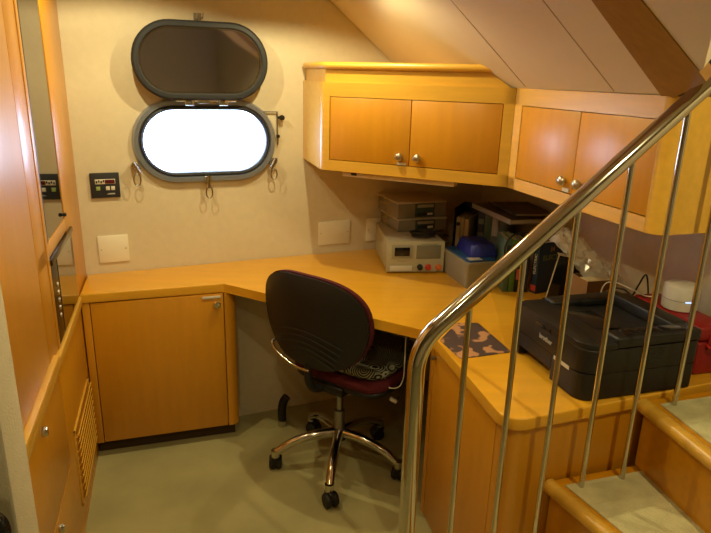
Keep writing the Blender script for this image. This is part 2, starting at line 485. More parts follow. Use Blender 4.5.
# raised cover
cov = bpy.data.objects.new('porthole_cover', None); COL.objects.link(cov)
cov.matrix_world = HW @ Matrix.Translation((PS - 0.015, -0.066, 1.469)) @ Matrix.Rotation(R(0), 4, 'X')
tag(cov, 'oval glass porthole cover with black rim, swung up above the bright porthole', 'porthole cover')
def lift(o): o.location = (0, 0, 0.154); return o
lift(MB().sweep(stadium(0.548 - 0.052, 0.308 - 0.052), [(-0.004, -0.006), (0.004, -0.016), (0.018, -0.016), (0.026, -0.008), (0.026, 0.014), (0.018, 0.020), (-0.002, 0.020)]).build('rim', rubber, cov))
lift(disc(0.548 - 0.052, 0.308 - 0.052, -0.002, 0.012).build('glass', lidglass, cov, smooth=False))
lift(MB().sweep(stadium(0.548 - 0.066, 0.308 - 0.066), [(0.0, -0.004), (0.0, -0.009), (0.007, -0.009), (0.007, -0.004)]).build('inner_ring', chrome, cov))
hk = bpy.data.objects.new('wall_hook', None); COL.objects.link(hk)
hk.matrix_world = HW @ Matrix.Translation((PS - 0.014, 0, 1.795)); tag(hk, 'small clear hook on the wall just above the oval cover', 'hook')
MB().box(-0.016, 0.016, -0.004, 0.0, -0.014, 0.016, 0.002).tube(bez([(-0.010, -0.004, 0.0), (-0.010, -0.06, -0.006), (-0.010, -0.078, 0.010)]), 0.003, 8).tube(bez([(0.010, -0.004, 0.0), (0.010, -0.06, -0.006), (0.010, -0.078, 0.010)]), 0.003, 8).build('hook', clear_tan, hk)

# control panel
cp = bpy.data.objects.new('control_panel', None); COL.objects.link(cp); cp.matrix_world = HW @ Matrix.Translation((0.108, 0, 1.121))
tag(cp, 'small black control panel with red readout and three square keys on the wall', 'control panel')
MB().box(-0.057, 0.057, -0.012, -0.001, -0.052, 0.052, 0.003).build('housing', mat('panel_charcoal', (0.028, 0.030, 0.038), 0.4), cp)
MB().box(-0.038, 0.040, -0.0135, -0.011, 0.006, 0.026, 0.001).build('display_surround', white_p, cp)
MB().box(0.000, 0.038, -0.0145, -0.013, 0.008, 0.024).build('readout', red_led, cp)
g = MB()
for i in range(4): g.box(-0.035 + i * 0.009, -0.029 + i * 0.009, -0.0145, -0.013, 0.010 + (i % 2) * 0.004, 0.020 + (i % 2) * 0.003)
g.build('symbols', black_p, cp)
MB().box(-0.036, -0.020, -0.0145, -0.011, -0.020, -0.004, 0.001).build('key', green_key, cp)
for kx in (0.002, 0.022):
    k_ = MB().box(kx, kx + 0.015, -0.0145, -0.011, -0.020, -0.004, 0.001).build('key', white_p, cp)
MB().box(0.010, 0.036, -0.0125, -0.011, -0.038, -0.033).box(0.004, 0.012, -0.0125, -0.011, -0.038, -0.036).build('marking', logo_m, cp)

# blank plates
def plate(s, z, w_, h_, lab):
    p = bpy.data.objects.new('wall_plate', None); COL.objects.link(p); p.matrix_world = HW @ Matrix.Translation((s, 0, z)); tag(p, lab, 'wall plate', 'blank wall plates above the desk')
    MB().box(-w_ / 2, w_ / 2, -0.007, -0.0005, -h_ / 2, h_ / 2, 0.002).build('cover', plate_m, p)
    for sx in (-1, 1): MB().lathe([(0, 0.0015), (0.003, 0.001), (0.003, 0)], 10, Matrix.Translation((sx * (w_ / 2 - 0.012), -0.007, 0)) @ Matrix.Rotation(R(90), 4, 'X')).build('screw', brushed, p)
plate(0.118, 0.845, 0.122, 0.118, 'cream blank wall plate above the left end of the desk, below the control panel')
plate(1.135, 0.840, 0.165, 0.118, 'cream blank wall plate in the middle of the wall, beside the power supply')
plate(1.375, 0.84, 0.135, 0.116, 'cream wall plate mostly hidden behind the power supply')

# ------------------------------------------------------------------ tall locker on the left
LM = (W0[0], W0[1], 0)
lk = thing('tall_locker', LM, LA, 'tall maple locker along the left wall with smoked glass panels and louvred vent', 'locker')
def L(mb, name, mt, **k): return mb.build(name, mt, lk, **k)
# local x = along front towards camera, +y = into the room, depth is -y
c = MB()
c.box(0.0, 1.60, -0.60, -0.022, 0, CEIL - 0.002)
c.box(0.0, 0.375, -0.03, 0, 0.735, CEIL - 0.002, 0.002)            # far stile
c.box(0.375, 0.90, -0.03, 0, 1.025, 1.070, 0.002)                  # rail between the panels
c.box(0.0, 0.285, -0.03, 0.0, 0.0, 0.74)
c.box(0.745, 0.775, -0.03, 0.003, 0.74, CEIL - 0.002, 0.002)       # inner frame stile
c.box(0.775, 0.910, -0.03, 0.0, 0.74, CEIL - 0.002, 0.002)
L(c, 'carcass', wood_v)
L(MB().box(0.913, 1.60, -0.024, 0.0, 0.762, CEIL - 0.01, 0.002), 'upper_door', wood_v)
L(MB().box(0.268, 1.60, -0.02, 0.012, 0.700, 0.735, 0.004).box(0.85, 1.60, -0.02, 0.016, 0.735, 0.757, 0.005), 'ledge', wood_light)
up_g = L(MB().box(0.378, 0.735, -0.022, -0.003, 1.072, 1.98), 'smoked_panel', mirror_m, smooth=False)
L(MB().box(0.722, 0.744, -0.024, 0.001, 1.072, CEIL - 0.01), 'black_edge_strip', black_p)
knb = L(MB().lathe([(0, 0.014), (0.006, 0.012), (0.007, 0.005), (0.004, 0)], 14, Matrix.Translation((0.395, -0.003, 1.088)) @ Matrix.Rotation(R(-90), 4, 'X')), 'knob', black_p)
# lower instrument panel
ip = L(MB().box(0.290, 0.744, -0.022, 0.003, 0.742, 1.022, 0.002).box(0.290, 0.744, 0.0, 0.010, 1.004, 1.022, 0.003), 'instrument_panel', black_g)
sc = MB().box(0.300, 0.640, 0.002, 0.005, 0.748, 0.998).build('screen', mirror_m, ip, smooth=False)
for i in range(5):
    MB().lathe([(0, 0.004), (0.007, 0.004), (0.008, 0.002), (0.008, 0)], 14, Matrix.Translation((0.680, 0.003, 0.820 + i * 0.026)) @ Matrix.Rotation(R(-90), 4, 'X')).build('button', brushed, ip)
# lower section
L(MB().box(0.0, 1.60, -0.03, 0.0, 0.0, 0.03), 'plinth', wood_v)
L(MB().box(0.803, 1.60, -0.024, 0.0, 0.349, 0.697, 0.0015), 'door', wood_v)
L(MB().box(0.803, 1.60, -0.024, 0.0, 0.034, 0.345, 0.0015), 'door', wood_v)
L(MB().box(0.288, 0.799, -0.026, -0.001, 0.032, 0.697, 0.001), 'side_panel', wood_v)
for s_, z_ in ((1.118, 0.655), (1.083, 0.312)):
    lt = L(MB().lathe([(0, 0.016), (0.010, 0.015), (0.013, 0.010), (0.013, 0.0)], 20, Matrix.Translation((s_, 0.0, z_)) @ Matrix.Rotation(R(-90), 4, 'X') @ Matrix.Diagonal((0.75, 1.15, 1, 1))), 'latch', chrome)
v = MB()
v.box(0.290, 0.705, -0.002, 0.005, 0.100, 0.112, 0.001).box(0.290, 0.705, -0.002, 0.005, 0.385, 0.397, 0.001)
v.box(0.290, 0.303, -0.002, 0.005, 0.10, 0.397, 0.001).box(0.692, 0.705, -0.002, 0.005, 0.10, 0.397, 0.001)
for i in range(10):
    z = 0.122 + i * 0.0275
    v.box(0.300, 0.695, -0.002, 0.002, -0.014, 0.014, 0, mtx=Matrix.Translation((0, 0.005, z)) @ Matrix.Rotation(R(-38), 4, 'X'))
L(v, 'vent_grille', wood_light)

# ------------------------------------------------------------------ desk worktop and base cabinets
T1, T0 = 0.740, 0.702
DKL = (-1.079 + 0.028, 2.253 + 0.0); DKC = (-0.548, 2.425); DC2 = (0.262, 1.978)
NB = (0.4015, 1.398)
SDA = 20.5
SIDE_END = isect(NB, SDA, bulk(0), BA)
dl = (W0[0] + 0.263 * math.cos(R(LA)) + 0.002, W0[1] + 0.263 * math.sin(R(LA)))
e = 0.003
desk = [(W0[0] + 0.004, W0[1] - 0.002), dl, DKC, DC2, NB, (SIDE_END[0] - e, SIDE_END[1]), (CORNER[0] - e, CORNER[1] - e * 1.5)]
pd = rnd(desk, [0, 0, 0.02, 0.03, 0.055, 0, 0], 6)
dt = MB().prism(pd, T0, T1, 0.006, 3).build('desk_worktop', wood_top)
tag(dt, 'long glossy maple worktop running round the corner under the porthole', 'desk')

def inset(p, q, d):
    v_ = (Vector(q) - Vector(p)).normalized(); n_ = Vector((-v_.y, v_.x)) * d
    return (Vector(p) + n_, Vector(q) + n_)
# left base cabinet: local x along front
BCA = 17.8
bc = thing('base_cabinet', (-1.042, 2.262, 0), BCA, 'maple base cabinet with one square door under the left end of the desk', 'cabinet')
# local y goes back
c = MB()
c.prism(rnd([(0.0, 0.022), (0.545, 0.022), (0.555, 0.13), (0.0, 0.13)], 0), 0.07, 0.70)
c.box(-0.031, -0.003, 0.0, 0.15, 0.07, 0.70, 0.001)                       # filler stile at the locker
c.prism(rnd([(0.519, 0.0), (0.568, 0.0), (0.568, 0.17), (0.519, 0.17)], [0, 0.038, 0, 0], 8), 0.07, 0.70)
c.box(-0.03, 0.545, 0.06, 0.15, 0.0, 0.07)
bcc = c.build('carcass', wood_v, bc)
MB().box(-0.03, 0.55, 0.050, 0.060, 0.0, 0.069).build('toe_kick', toe_shade_m, bc)  # dark brown paints the shade of the recess under the door
dr = MB().box(0.0, 0.515, 0.0, 0.020, 0.072, 0.698, 0.0015).build('door', wood_v, bc)
MB().lathe([(0, 0.020), (0.012, 0.019), (0.016, 0.013), (0.015, 0.006), (0.010, 0)], 22, Matrix.Translation((0.488, 0.0, 0.653)) @ Matrix.Rotation(R(90), 4, 'X')).build('latch', chrome, dr)
MB().box(0.430, 0.505, -0.003, 0.0, 0.680, 0.691, 0.001).build('label_strip', white_p, dr)

# right pedestal cabinet, local x along near face toward camera
PA_ = (0.281, 1.968); PEA = math.degrees(math.atan2(NB[1] - DC2[1], NB[0] - DC2[0]))
pc = thing('pedestal_cabinet', (DC2[0], DC2[1], 0), PEA, 'maple pedestal cabinet with rounded corner supporting the right end of the desk beside the stairs', 'cabinet')
Mi = Matrix.Rotation(R(-PEA), 4, 'Z') @ Matrix.Translation((-DC2[0], -DC2[1], 0))
def tl(p): q = Mi @ Vector((p[0], p[1], 0)); return (q.x, q.y)
ln = math.hypot(NB[0] - DC2[0], NB[1] - DC2[1])
se = tl(SIDE_END)
wb1 = tl((bulk(0.30)[0] - 0.014, bulk(0.30)[1])); se = (tl((SIDE_END[0] - 0.016, SIDE_END[1] - 0.002)))
pts = [(0.012, 0.034), (ln - 0.075, 0.034), (ln - 0.075, 0.012), (ln - 0.012, 0.012), (se[0] - 0.012, se[1]), (wb1[0], wb1[1]), (0.012, 0.40)]
c = MB().prism(rnd(pts, [0, 0, 0, 0.045, 0, 0, 0], 8), 0.0, 0.70)
c.box(0.0, 0.030, 0.012, 0.05, 0.0, 0.70)
c.build('carcass', wood_v, pc)
pdr = MB().box(0.034, ln - 0.079, 0.012, 0.032, 0.005, 0.697, 0.0015).build('door', wood_v, pc)
MB().lathe([(0, 0.016), (0.007, 0.015), (0.008, 0.008), (0.006, 0)], 16, Matrix.Translation((0.050, 0.012, 0.662)) @ Matrix.Rotation(R(90), 4, 'X')).build('latch', steel_dark, pdr)

# ------------------------------------------------------------------ wall cabinets
ZB, ZT = 1.209, 1.556
FA = -24.4; P1 = Vector((-0.1543, 2.545)); P2 = Vector((0.5435, 2.2285))
c1 = thing('wall_cabinet', (P1.x, P1.y, ZB), FA, 'maple wall cabinet with two orange doors left of the corner, under the round top rail', 'wall cabinet')
M1 = Matrix.Rotation(R(-FA), 4, 'Z') @ Matrix.Translation((-P1.x, -P1.y, 0))
def t1(p): q = M1 @ Vector((p[0], p[1], 0)); return (q.x, q.y)
H = ZT - ZB
hl = t1(hull(0.975, 0.002)); hc = t1((CORNER[0] - 0.006, CORNER[1] - 0.006)); ce_ = t1(P2)
ce_ = (ce_[0] - 0.0008, ce_[1])
cb = t1((0.62, 2.45))
body = MB()
body.prism([(hl[0] + 0.02, hl[1] - 0.002), (0.018, 0.022), (ce_[0], 0.022), (t1((CORNER[0] - 0.10, CORNER[1] - 0.55))), (t1(hull(1.75, 0.002)))], 0, H)
post = rnd([hl, (0, 0), (0.038, 0), (0.038, 0.024), (0.03, 0.03), (hl[0] + 0.03, hl[1] - 0.002)], [0, 0.035, 0, 0, 0, 0], 10)
body.prism(post, 0, H)
body.box(0.037, ce_[0], 0, 0.022, 0, 0.043)
body.box(0.037, ce_[0], 0, 0.022, 0.293, H)
body.box(0.727, ce_[0], 0, 0.022, 0, H)
body.build('carcass', wood_light, c1)
for x0, x1, kx, sx in ((0.0405, 0.3815, 0.345, 1), (0.3845, 0.7245, 0.418, -1)):
    d_ = MB().box(x0, x1, 0.001, 0.019, 0.0455, 0.2905, 0.0012).build('door', wood_v, c1)
    MB().lathe([(0, 0.024), (0.009, 0.0235), (0.015, 0.019), (0.0165, 0.013), (0.014, 0.007), (0.008, 0.004), (0.008, 0)], 24, Matrix.Translation((kx, 0.001, 0.078)) @ Matrix.Rotation(R(90), 4, 'X')).build('knob', brushed, d_)
    if sx == 1: MB().box(0.335, 0.372, -0.0015, 0.001, 0.047, 0.0555).build('label_strip', white_p, d_)
# fascia and round rail on top
fa = bmesh.new()
mb = MB()
zz = H
fpts = [(0.012, 0.012), (0.735, 0.012)]
t_ = bmesh.new()
q = [(0.012, zz), (0.745, zz), (0.665, zz + 0.052), (0.012, zz + 0.052)]
a_ = [t_.verts.new((x, 0.012, z)) for x, z in q]; b2 = [t_.verts.new((x - 0.02 * (x > 0.5), 0.034, z)) for x, z in q]
t_.faces.new(a_); t_.faces.new(b2[::-1])
for i in range(4): t_.faces.new((a_[i], b2[i], b2[(i + 1) % 4], a_[(i + 1) % 4]))
bmesh.ops.recalc_face_normals(t_, faces=t_.faces); mb.merge(t_)
hv = Vector(hl); 
dirl = (Vector((0, 0)) - hv).normalized(); nl = Vector((-dirl.y, dirl.x))
if nl.x < 0: nl = -nl
p_a = hv + nl * 0.012 + dirl * 0.002; p_b = Vector((0.012 + 0.0, 0.012)); 
mb.prism([tuple(p_a), tuple(p_b), tuple(p_b + Vector((0.02, 0.02))), tuple(p_a + nl * 0.02)], zz, zz + 0.052)
mb.build('fascia', wood_light, c1)
rr = 0.0135
MB().tube([(p_a.x + dirl.x * 0.01 - 0.002, p_a.y - 0.012, zz + 0.063), (0.008, 0.008, zz + 0.063), (0.020, 0.006, zz + 0.063), (0.672, 0.006, zz + 0.063)], rr, 16).build('top_rail', wood_light, c1)

# second wall cabinet
FB = -71.8
c2 = thing('wall_cabinet', (P2.x, P2.y, ZB), FB, 'maple wall cabinet with two pinkish doors right of the corner, behind the handrail', 'wall cabinet')
M2 = Matrix.Rotation(R(-FB), 4, 'Z') @ Matrix.Translation((-P2.x, -P2.y, 0))
def t2(p): q = M2 @ Vector((p[0], p[1], 0)); return (q.x, q.y)
L2 = 0.724
BO = 0.447
body = MB()
body.prism([(0.001, 0.022), (L2 - 0.02, 0.022), (L2 - 0.02, BO), (-0.35, BO), (-0.25, 0.25)], 0, H)
body.prism(rnd([(0.681, 0.0), (L2, 0.0), (L2, BO), (0.681, BO)], [0, 0.045, 0, 0], 10), 0, H)
body.box(0.001, 0.682, 0, 0.022, 0, 0.040)
body.box(0.001, 0.682, 0, 0.022, 0.291, H)
body.box(0.001, 0.046, 0, 0.022, 0, H)
body.build('carcass', wood_light, c2)
for x0, x1, kx, lab in ((0.0485, 0.3625, 0.324, 1), (0.3655, 0.678, 0.398, 0)):
    d_ = MB().box(x0, x1, 0.001, 0.019, 0.0430, 0.2885, 0.0012).build('door', wood_v, c2)
    MB().lathe([(0, 0.024), (0.009, 0.0235), (0.015, 0.019), (0.0165, 0.013), (0.014, 0.007), (0.008, 0.004), (0.008, 0)], 24, Matrix.Translation((kx, 0.001, 0.078)) @ Matrix.Rotation(R(90), 4, 'X')).build('knob', brushed, d_)
    if lab: MB().box(0.320, 0.352, -0.0015, 0.001, 0.045, 0.0565).build('label_strip', white_p, d_)
# under-cabinet light fitting
ul = thing('strip_light', (P1.x, P1.y, ZB), FA, 'slim unlit wooden strip light fitting fixed under the left wall cabinet', 'strip light')
MB().box(0.085, 0.560, 0.030, 0.085, -0.024, -0.001, 0.002).build('housing', mat('pale_fitting', (0.72, 0.58, 0.36), 0.5), ul)
MB().box(0.125, 0.150, 0.0285, 0.031, -0.017, -0.007, 0.001).build('switch', black_p, ul)
MB().box(0.160, 0.185, 0.0285, 0.031, -0.015, -0.009, 0.001).build('label_strip', white_p, ul)

# ------------------------------------------------------------------ stairs
SO = Vector((0.542, 1.462)); SA = 17.0; G = 0.2755
st = thing('staircase', (SO.x, SO.y, 0), SA, 'steps of maple with pale green carpet treads climbing to the right', 'stairs')
# local x up the stairs, local -y toward the camera side
tops = {-2: 0.099, -1: 0.312, 0: 0.525, 1: 0.738}
skew = {-2: 0.0, -1: 0.0, 0: 8.0, 1: -5.5}
WD = 0.95
for k, z in tops.items():
    x0 = k * G
    sk = math.tan(R(skew[k])); sk2 = math.tan(R(skew.get(k + 1, 0)))
    yb = -0.004
    # body (riser) set back under the nosing
    MB().prism([(x0 + 0.022, yb), (x0 + 0.022 + sk * WD, -WD), (x0 + G + 0.03 + sk2 * WD, -WD), (x0 + G + 0.03, yb)], 0 if k == -2 else z - 0.213, z - 0.030).build('riser', wood_h, st, smooth=False)
    tr = MB().prism([(x0, yb), (x0 + sk * WD, -WD), (x0 + G + 0.03 + sk2 * WD, -WD), (x0 + G + 0.03, yb)], z - 0.030, z - 0.006).build('tread', wood_h, st, smooth=False)
    # rounded nosing
    R_ = 0.021
    MB().tube([(x0 + 0.012, yb + 0.0, z - 0.018), (x0 + 0.012 + sk * 0.05, -0.05 + yb, z - 0.018), (x0 + 0.012 + sk * WD, -WD, z - 0.018)], R_, 20).build('nosing', wood_light, tr)
    MB().prism([(x0 + 0.042, yb - 0.030), (x0 + 0.042 + sk * WD, -WD + 0.02), (x0 + G + 0.026 + sk2 * WD, -WD + 0.02), (x0 + G + 0.026, yb - 0.030)], z - 0.008, z, 0.003).build('carpet', tread_m, tr)
# ------------------------------------------------------------------ handrail
RA = 17.7; RO = (0.634, 1.435)
hr = thing('handrail', (RO[0], RO[1], 0), RA, 'polished steel tube handrail with slim upright balusters rising up the stairs', 'handrail')
def rz(s): return 1.439 + (s - 0.0) * 0.8465
def rail_z(s): return 1.436 + s * 0.840
pts = [(-0.513, 0, 0.099), (-0.513, 0, 0.50), (-0.513, 0, 0.90)]
# rounded bend
bx, bz = -0.513, rail_z(-0.513)
for k in range(9):
    t = k / 8
    a = Vector((bx, bz - 0.065)); b = Vector((bx, bz)); c_ = Vector((bx + 0.065 * 0.766, bz + 0.065 * 0.643))
    p = a * (1 - t) ** 2 + b * 2 * t * (1 - t) + c_ * t * t
    pts.append((p.x, 0, p.y))
pts += [(-0.3, 0, rail_z(-0.3)), (0.0, 0, rail_z(0)), (0.30, 0, rail_z(0.30))]
MB().tube(pts, 0.0208, 24).build('rail_tube', chrome, hr)
for s_, zf in ((-0.3895, 0.099), (-0.260, 0.312), (-0.130, 0.312), (0.0, 0.525), (0.135, 0.525), (0.269, 0.738)):
    bl_ = MB().tube([(s_, 0, zf - 0.0), (s_, 0, rail_z(s_) - 0.012)], 0.0072, 14).build('baluster', chrome, hr)

# ------------------------------------------------------------------ office chair
ch = thing('office_chair', (-0.05, 2.26, 0), -35, 'swivel office chair with black shell back, burgundy fabric and chrome star base', 'chair')
# star base in world-aligned angles (subtract chair rotation)
base_z = 0.105
for i, wa in enumerate((-96, -24, 48, 120, 192)):
    a = R(wa + 35)
    d = Vector((math.cos(a), math.sin(a), 0))
    arm = bez([Vector((0, 0, 0.155)) + d * 0.02, Vector((0, 0, 0.150)) + d * 0.10, Vector((0, 0, 0.122)) + d * 0.20, Vector((0, 0, 0.078)) + d * 0.270])
    lg = MB().tube(arm, 0.013, 12, radii=[0.022 - 0.006 * k / (len(arm) - 1) for k in range(len(arm))]).build('leg', chrome, ch)
    cp_ = d * 0.268
    cm = Matrix.Translation(cp_) @ Matrix.Rotation(a + 0.6 + i, 4, 'Z')
    cs = MB()
    for sy in (-1, 1):
        cs.lathe([(0, -0.011), (0.025, -0.011), (0.030, -0.005), (0.030, 0.005), (0.025, 0.011), (0, 0.011)], 20, cm @ Matrix.Translation((0.012, sy * 0.015, 0.0305)) @ Matrix.Rotation(R(90), 4, 'X'))
    cs.box(-0.014, 0.034, -0.008, 0.008, 0.020, 0.064, 0.003, mtx=cm).lathe([(0, 0.045), (0.019, 0.045), (0.019, 0.063), (0, 0.063)], 16, cm)
    caster = cs.build('caster', black_p, lg)
    MB().tube([cp_ + Vector((0, 0, 0.062)), cp_ + Vector((0, 0, 0.075)), cp_ + Vector((0, 0, 0.094))], 0.0175, 14).build('cap', chrome, caster)
MB().lathe([(0, 0.125), (0.030, 0.125), (0.034, 0.150), (0.028, 0.172), (0.024, 0.176), (0, 0.176)], 24).build('hub', black_p, ch)
MB().lathe([(0.0, 0.170), (0.022, 0.170), (0.022, 0.260), (0.014, 0.262), (0.014, 0.40), (0, 0.40)], 20).build('gas_column', steel_dark, ch)
MB().box(-0.09, 0.09, -0.11, 0.12, 0.385, 0.425, 0.01).build('seat_mount', black_p, ch)
def sup(u, v, ex=3.0):
    return (abs(math.cos(u)) ** (2 / ex) * (1 if math.cos(u) > 0 else -1), abs(math.sin(u)) ** (2 / ex) * (1 if math.sin(u) > 0 else -1))
def pad(w_, d_, z0, z1, ex=3.2, n=48, rings=6, dome=0.0):
    t = bmesh.new(); R__ = []
    hz = (z1 - z0) / 2; cz_ = (z0 + z1) / 2
    for k in range(2 * rings + 1):
        ph = -math.pi / 2 + math.pi * k / (2 * rings)
        sc = 1 - (1 - math.cos(ph)) * (hz / w_) * 1.2
        z = cz_ + hz * math.sin(ph)
        R__.append([t.verts.new((sup(q, 0, ex)[0] * w_ * sc, sup(q, 0, ex)[1] * d_ * sc, z)) for q in [2 * math.pi * j / n for j in range(n)]])
    for A_, B_ in zip(R__, R__[1:]):
        for j in range(n): t.faces.new((A_[j], A_[(j + 1) % n], B_[(j + 1) % n], B_[j]))
    for ring_, zc, flip in ((R__[0], z0, 1), (R__[-1], z1 + dome, 0)):
        cc = t.verts.new((0, 0, zc))
        for j in range(n): t.faces.new((ring_[j], ring_[(j + 1) % n], cc))
    bmesh.ops.recalc_face_normals(t, faces=t.faces)
    mb_ = MB(); mb_.merge(t); return mb_
s_ = pad(0.228, 0.218, 0.425, 0.472, 5).build('seat', burg, ch); s_.location = (0.02, 0.115, 0)
sh = pad(0.222, 0.212, 0.405, 0.436, 5).build('seat_shell', black_p, ch); sh.location = (0.02, 0.115, 0)
# backrest: local plane x-z, centre at y=-0.2
def back_outline(u, grow=0.0):
    # u in 0..2pi ; wider at top
    c0, s0 = math.cos(u), math.sin(u)
    x = abs(c0) ** 0.72 * (1 if c0 > 0 else -1); z = abs(s0) ** 0.78 * (1 if s0 > 0 else -1)
    wz = 0.249 * (1 - 0.14 * max(0, -z) ** 1.2 - 0.00 * z) + grow
    return x * wz, z * (0.187 + grow)
def back_mesh(y_off, grow, depth, bulge, n=64, rings=8):
    t = bmesh.new(); rr_ = []
    def yc(x, z): return 0.055 * (x / 0.25) ** 2 - 0.10 * (z) * 0.9
    for k in range(rings + 1):
        f = k / rings
        ring_ = []
        for j in range(n):
            x, z = back_outline(2 * math.pi * j / n, grow); x *= f; z *= f
            ring_.append(t.verts.new((x, y_off + yc(x, z) - bulge * (1 - f ** 3), z)) if f > 0 else None)
        rr_.append(ring_)
    c0 = t.verts.new((0, y_off - bulge, 0))
    for j in range(n): t.faces.new((c0, rr_[1][j], rr_[1][(j + 1) % n]))
    for A_, B_ in zip(rr_[1:], rr_[2:]):
        for j in range(n): t.faces.new((A_[j], A_[(j + 1) % n], B_[(j + 1) % n], B_[j]))
    r_ = bmesh.ops.extrude_face_region(t, geom=t.faces[:])
    for v in [g for g in r_['geom'] if isinstance(g, bmesh.types.BMVert)]:
        v.co.y += depth; v.co.x *= 0.985; v.co.z *= 0.985
    bmesh.ops.recalc_face_normals(t, faces=t.faces)
    mb_ = MB(); mb_.merge(t); return mb_
BZ = 0.705; BY = -0.190
bs = back_mesh(0, 0, 0.016, 0.028).build('back_shell', black_p, ch); bs.location = (-0.028, BY, BZ - 0.006)
bp_ = back_mesh(0.016, 0.003, 0.022, 0.004).build('backrest', burg, ch); bp_.location = (-0.028, BY, BZ - 0.006)
# moulded ribs on the lower shell
rb = MB()
for i in range(5):
    pp = []
    for k in range(17):
        u = -1 + 2 * k / 16
        x = u * (0.17 - 0.012 * i); z = -0.020 - 0.024 * i - 0.05 * u * u
        f = max(abs(x) / 0.25, abs(z) / 0.187)
        pp.append((x, 0.055 * (x / 0.25) ** 2 - 0.09 * z - 0.028 * (1 - f ** 3) - 0.0010, z))
    rb.tube(pp, 0.0022, 6)
r_ = rb.build('shell_ribs', black_p, bs)
MB().tube(bez([(-0.190, -0.150, 0.585), (-0.200, -0.185, 0.575), (-0.16, -0.200, 0.548), (-0.07, -0.205, 0.520), (0.0, -0.20, 0.515)]), 0.0055, 10).build('back_bracket', chrome, ch)
MB().tube(bez([(0.0, 0.0, 0.40), (-0.02, -0.12, 0.40), (-0.03, -0.165, 0.45), (-0.03, -0.165, 0.56)]), 0.016, 12).build('back_support', black_p, ch)
MB().tube([(0.08, 0.05, 0.40), (0.21, 0.05, 0.385)], 0.005, 8).build('lever', black_p, ch)
cu_ = pad(0.205, 0.198, 0.0, 0.040, 5.0, dome=0.004).build('seat_cushion', paisley_m)
cu_.location = (-0.05 + 0.085, 2.26 + 0.078, 0.4735); cu_.rotation_euler = (R(0), R(0), R(-33))
tag(cu_, 'thin black and white paisley cushion lying on the office chair seat', 'cushion')

# dark curved bar under the desk
fb = thing('foot_bar', (-0.315, 2.545, 0), 15, 'dark upright bar with a bright metal tip under the desk left of the chair', 'foot bar')
MB().tube(bez([(-0.010, 0, 0.030), (-0.012, 0, 0.08), (-0.004, 0, 0.125), (0.012, 0, 0.150)]), 0.020, 14, radii=None).build('bar', black_p, fb)
MB().lathe([(0, 0), (0.020, 0), (0.022, 0.004), (0.021, 0.030), (0, 0.034)], 18, Matrix.Translation((-0.010, 0, 0))).build('tip', chrome, fb)
# cable hanging under desk with a plug
cb_ = thing('power_cable', (0.19, 2.08, 0), 0, 'thin white cable hanging in a loop under the desk behind the handrail post', 'cable')
MB().tube(bez([(0.008, 0.02, 0.702), (0.004, 0.02, 0.655), (0.004, 0.02, 0.55), (0.003, 0.02, 0.499), (-0.008, 0.02, 0.462), (-0.03, 0.02, 0.450), (-0.055, 0.03, 0.452), (-0.066, 0.06, 0.475)]), 0.0022, 8).build('lead', white_p, cb_)
pg = thing('plug', (0.16, 2.12, 0), 0, 'small pale plug dangling under the desk below the white cable', 'plug')
MB().box(-0.014, 0.014, -0.008, 0.008, -0.006, 0.006, 0.002, mtx=Matrix.Translation((0, 0, 0.388)) @ Matrix.Rotation(R(28), 4, 'Y')).build('body', white_p, pg)
MB().tube(bez([(0.012, 0, 0.382), (0.04, 0.02, 0.44), (0.05, 0.05, 0.60), (0.05, 0.06, 0.702)]), 0.002, 6).build('lead', black_p, pg)

# ------------------------------------------------------------------ on the desk
D = T1
ps = thing('power_supply', (0.137, 2.620, D), 7, 'beige bench power supply with two windows and coloured terminals on the desk corner', 'power supply')
pw, pdp, ph = 0.262, 0.365, 0.148
MB().box(0.004, pw - 0.004, 0.006, pdp, 0.008, ph, 0.004).build('case', psu_m, ps)
MB().box(0, pw, 0.0, 0.012, 0.006, ph, 0.003).build('front_panel', psu_m, ps)
for fx in (0.02, pw - 0.02):
    for fy in (0.03, pdp - 0.03): MB().lathe([(0, 0), (0.009, 0), (0.010, 0.009), (0, 0.009)], 12, Matrix.Translation((fx, fy, 0))).build('foot', rubber, ps)
b1 = MB().box(0.022, 0.115, -0.006, 0.002, 0.072, 0.132, 0.003).build('bezel', psu_p, ps)
MB().box(0.034, 0.103, -0.0075, -0.005, 0.082, 0.122, 0.001).build('meter_screen', black_g, b1)
b2_ = MB().box(0.134, 0.245, -0.003, 0.002, 0.068, 0.130, 0.002).build('display_window', psu_d, ps)
MB().box(0.150, 0.228, -0.0035, 0.001, 0.1345, 0.1365).build('marking', psu_p, ps)
MB().box(0.05, 0.085, -0.001, 0.001, 0.056, 0.060).build('marking', psu_p, ps)
MB().box(0.016, 0.118, -0.004, 0.001, 0.012, 0.036, 0.002).build('label_plate', paper, ps)
for i, (tx, mt_) in enumerate(((0.152, black_p), (0.190, red_d), (0.238, or_d))):
    MB().lathe([(0, 0.026), (0.009, 0.024), (0.010, 0.010), (0.013, 0.008), (0.013, 0)], 16, Matrix.Translation((tx, 0, 0.030)) @ Matrix.Rotation(R(90), 4, 'X')).build('terminal', mt_, ps)

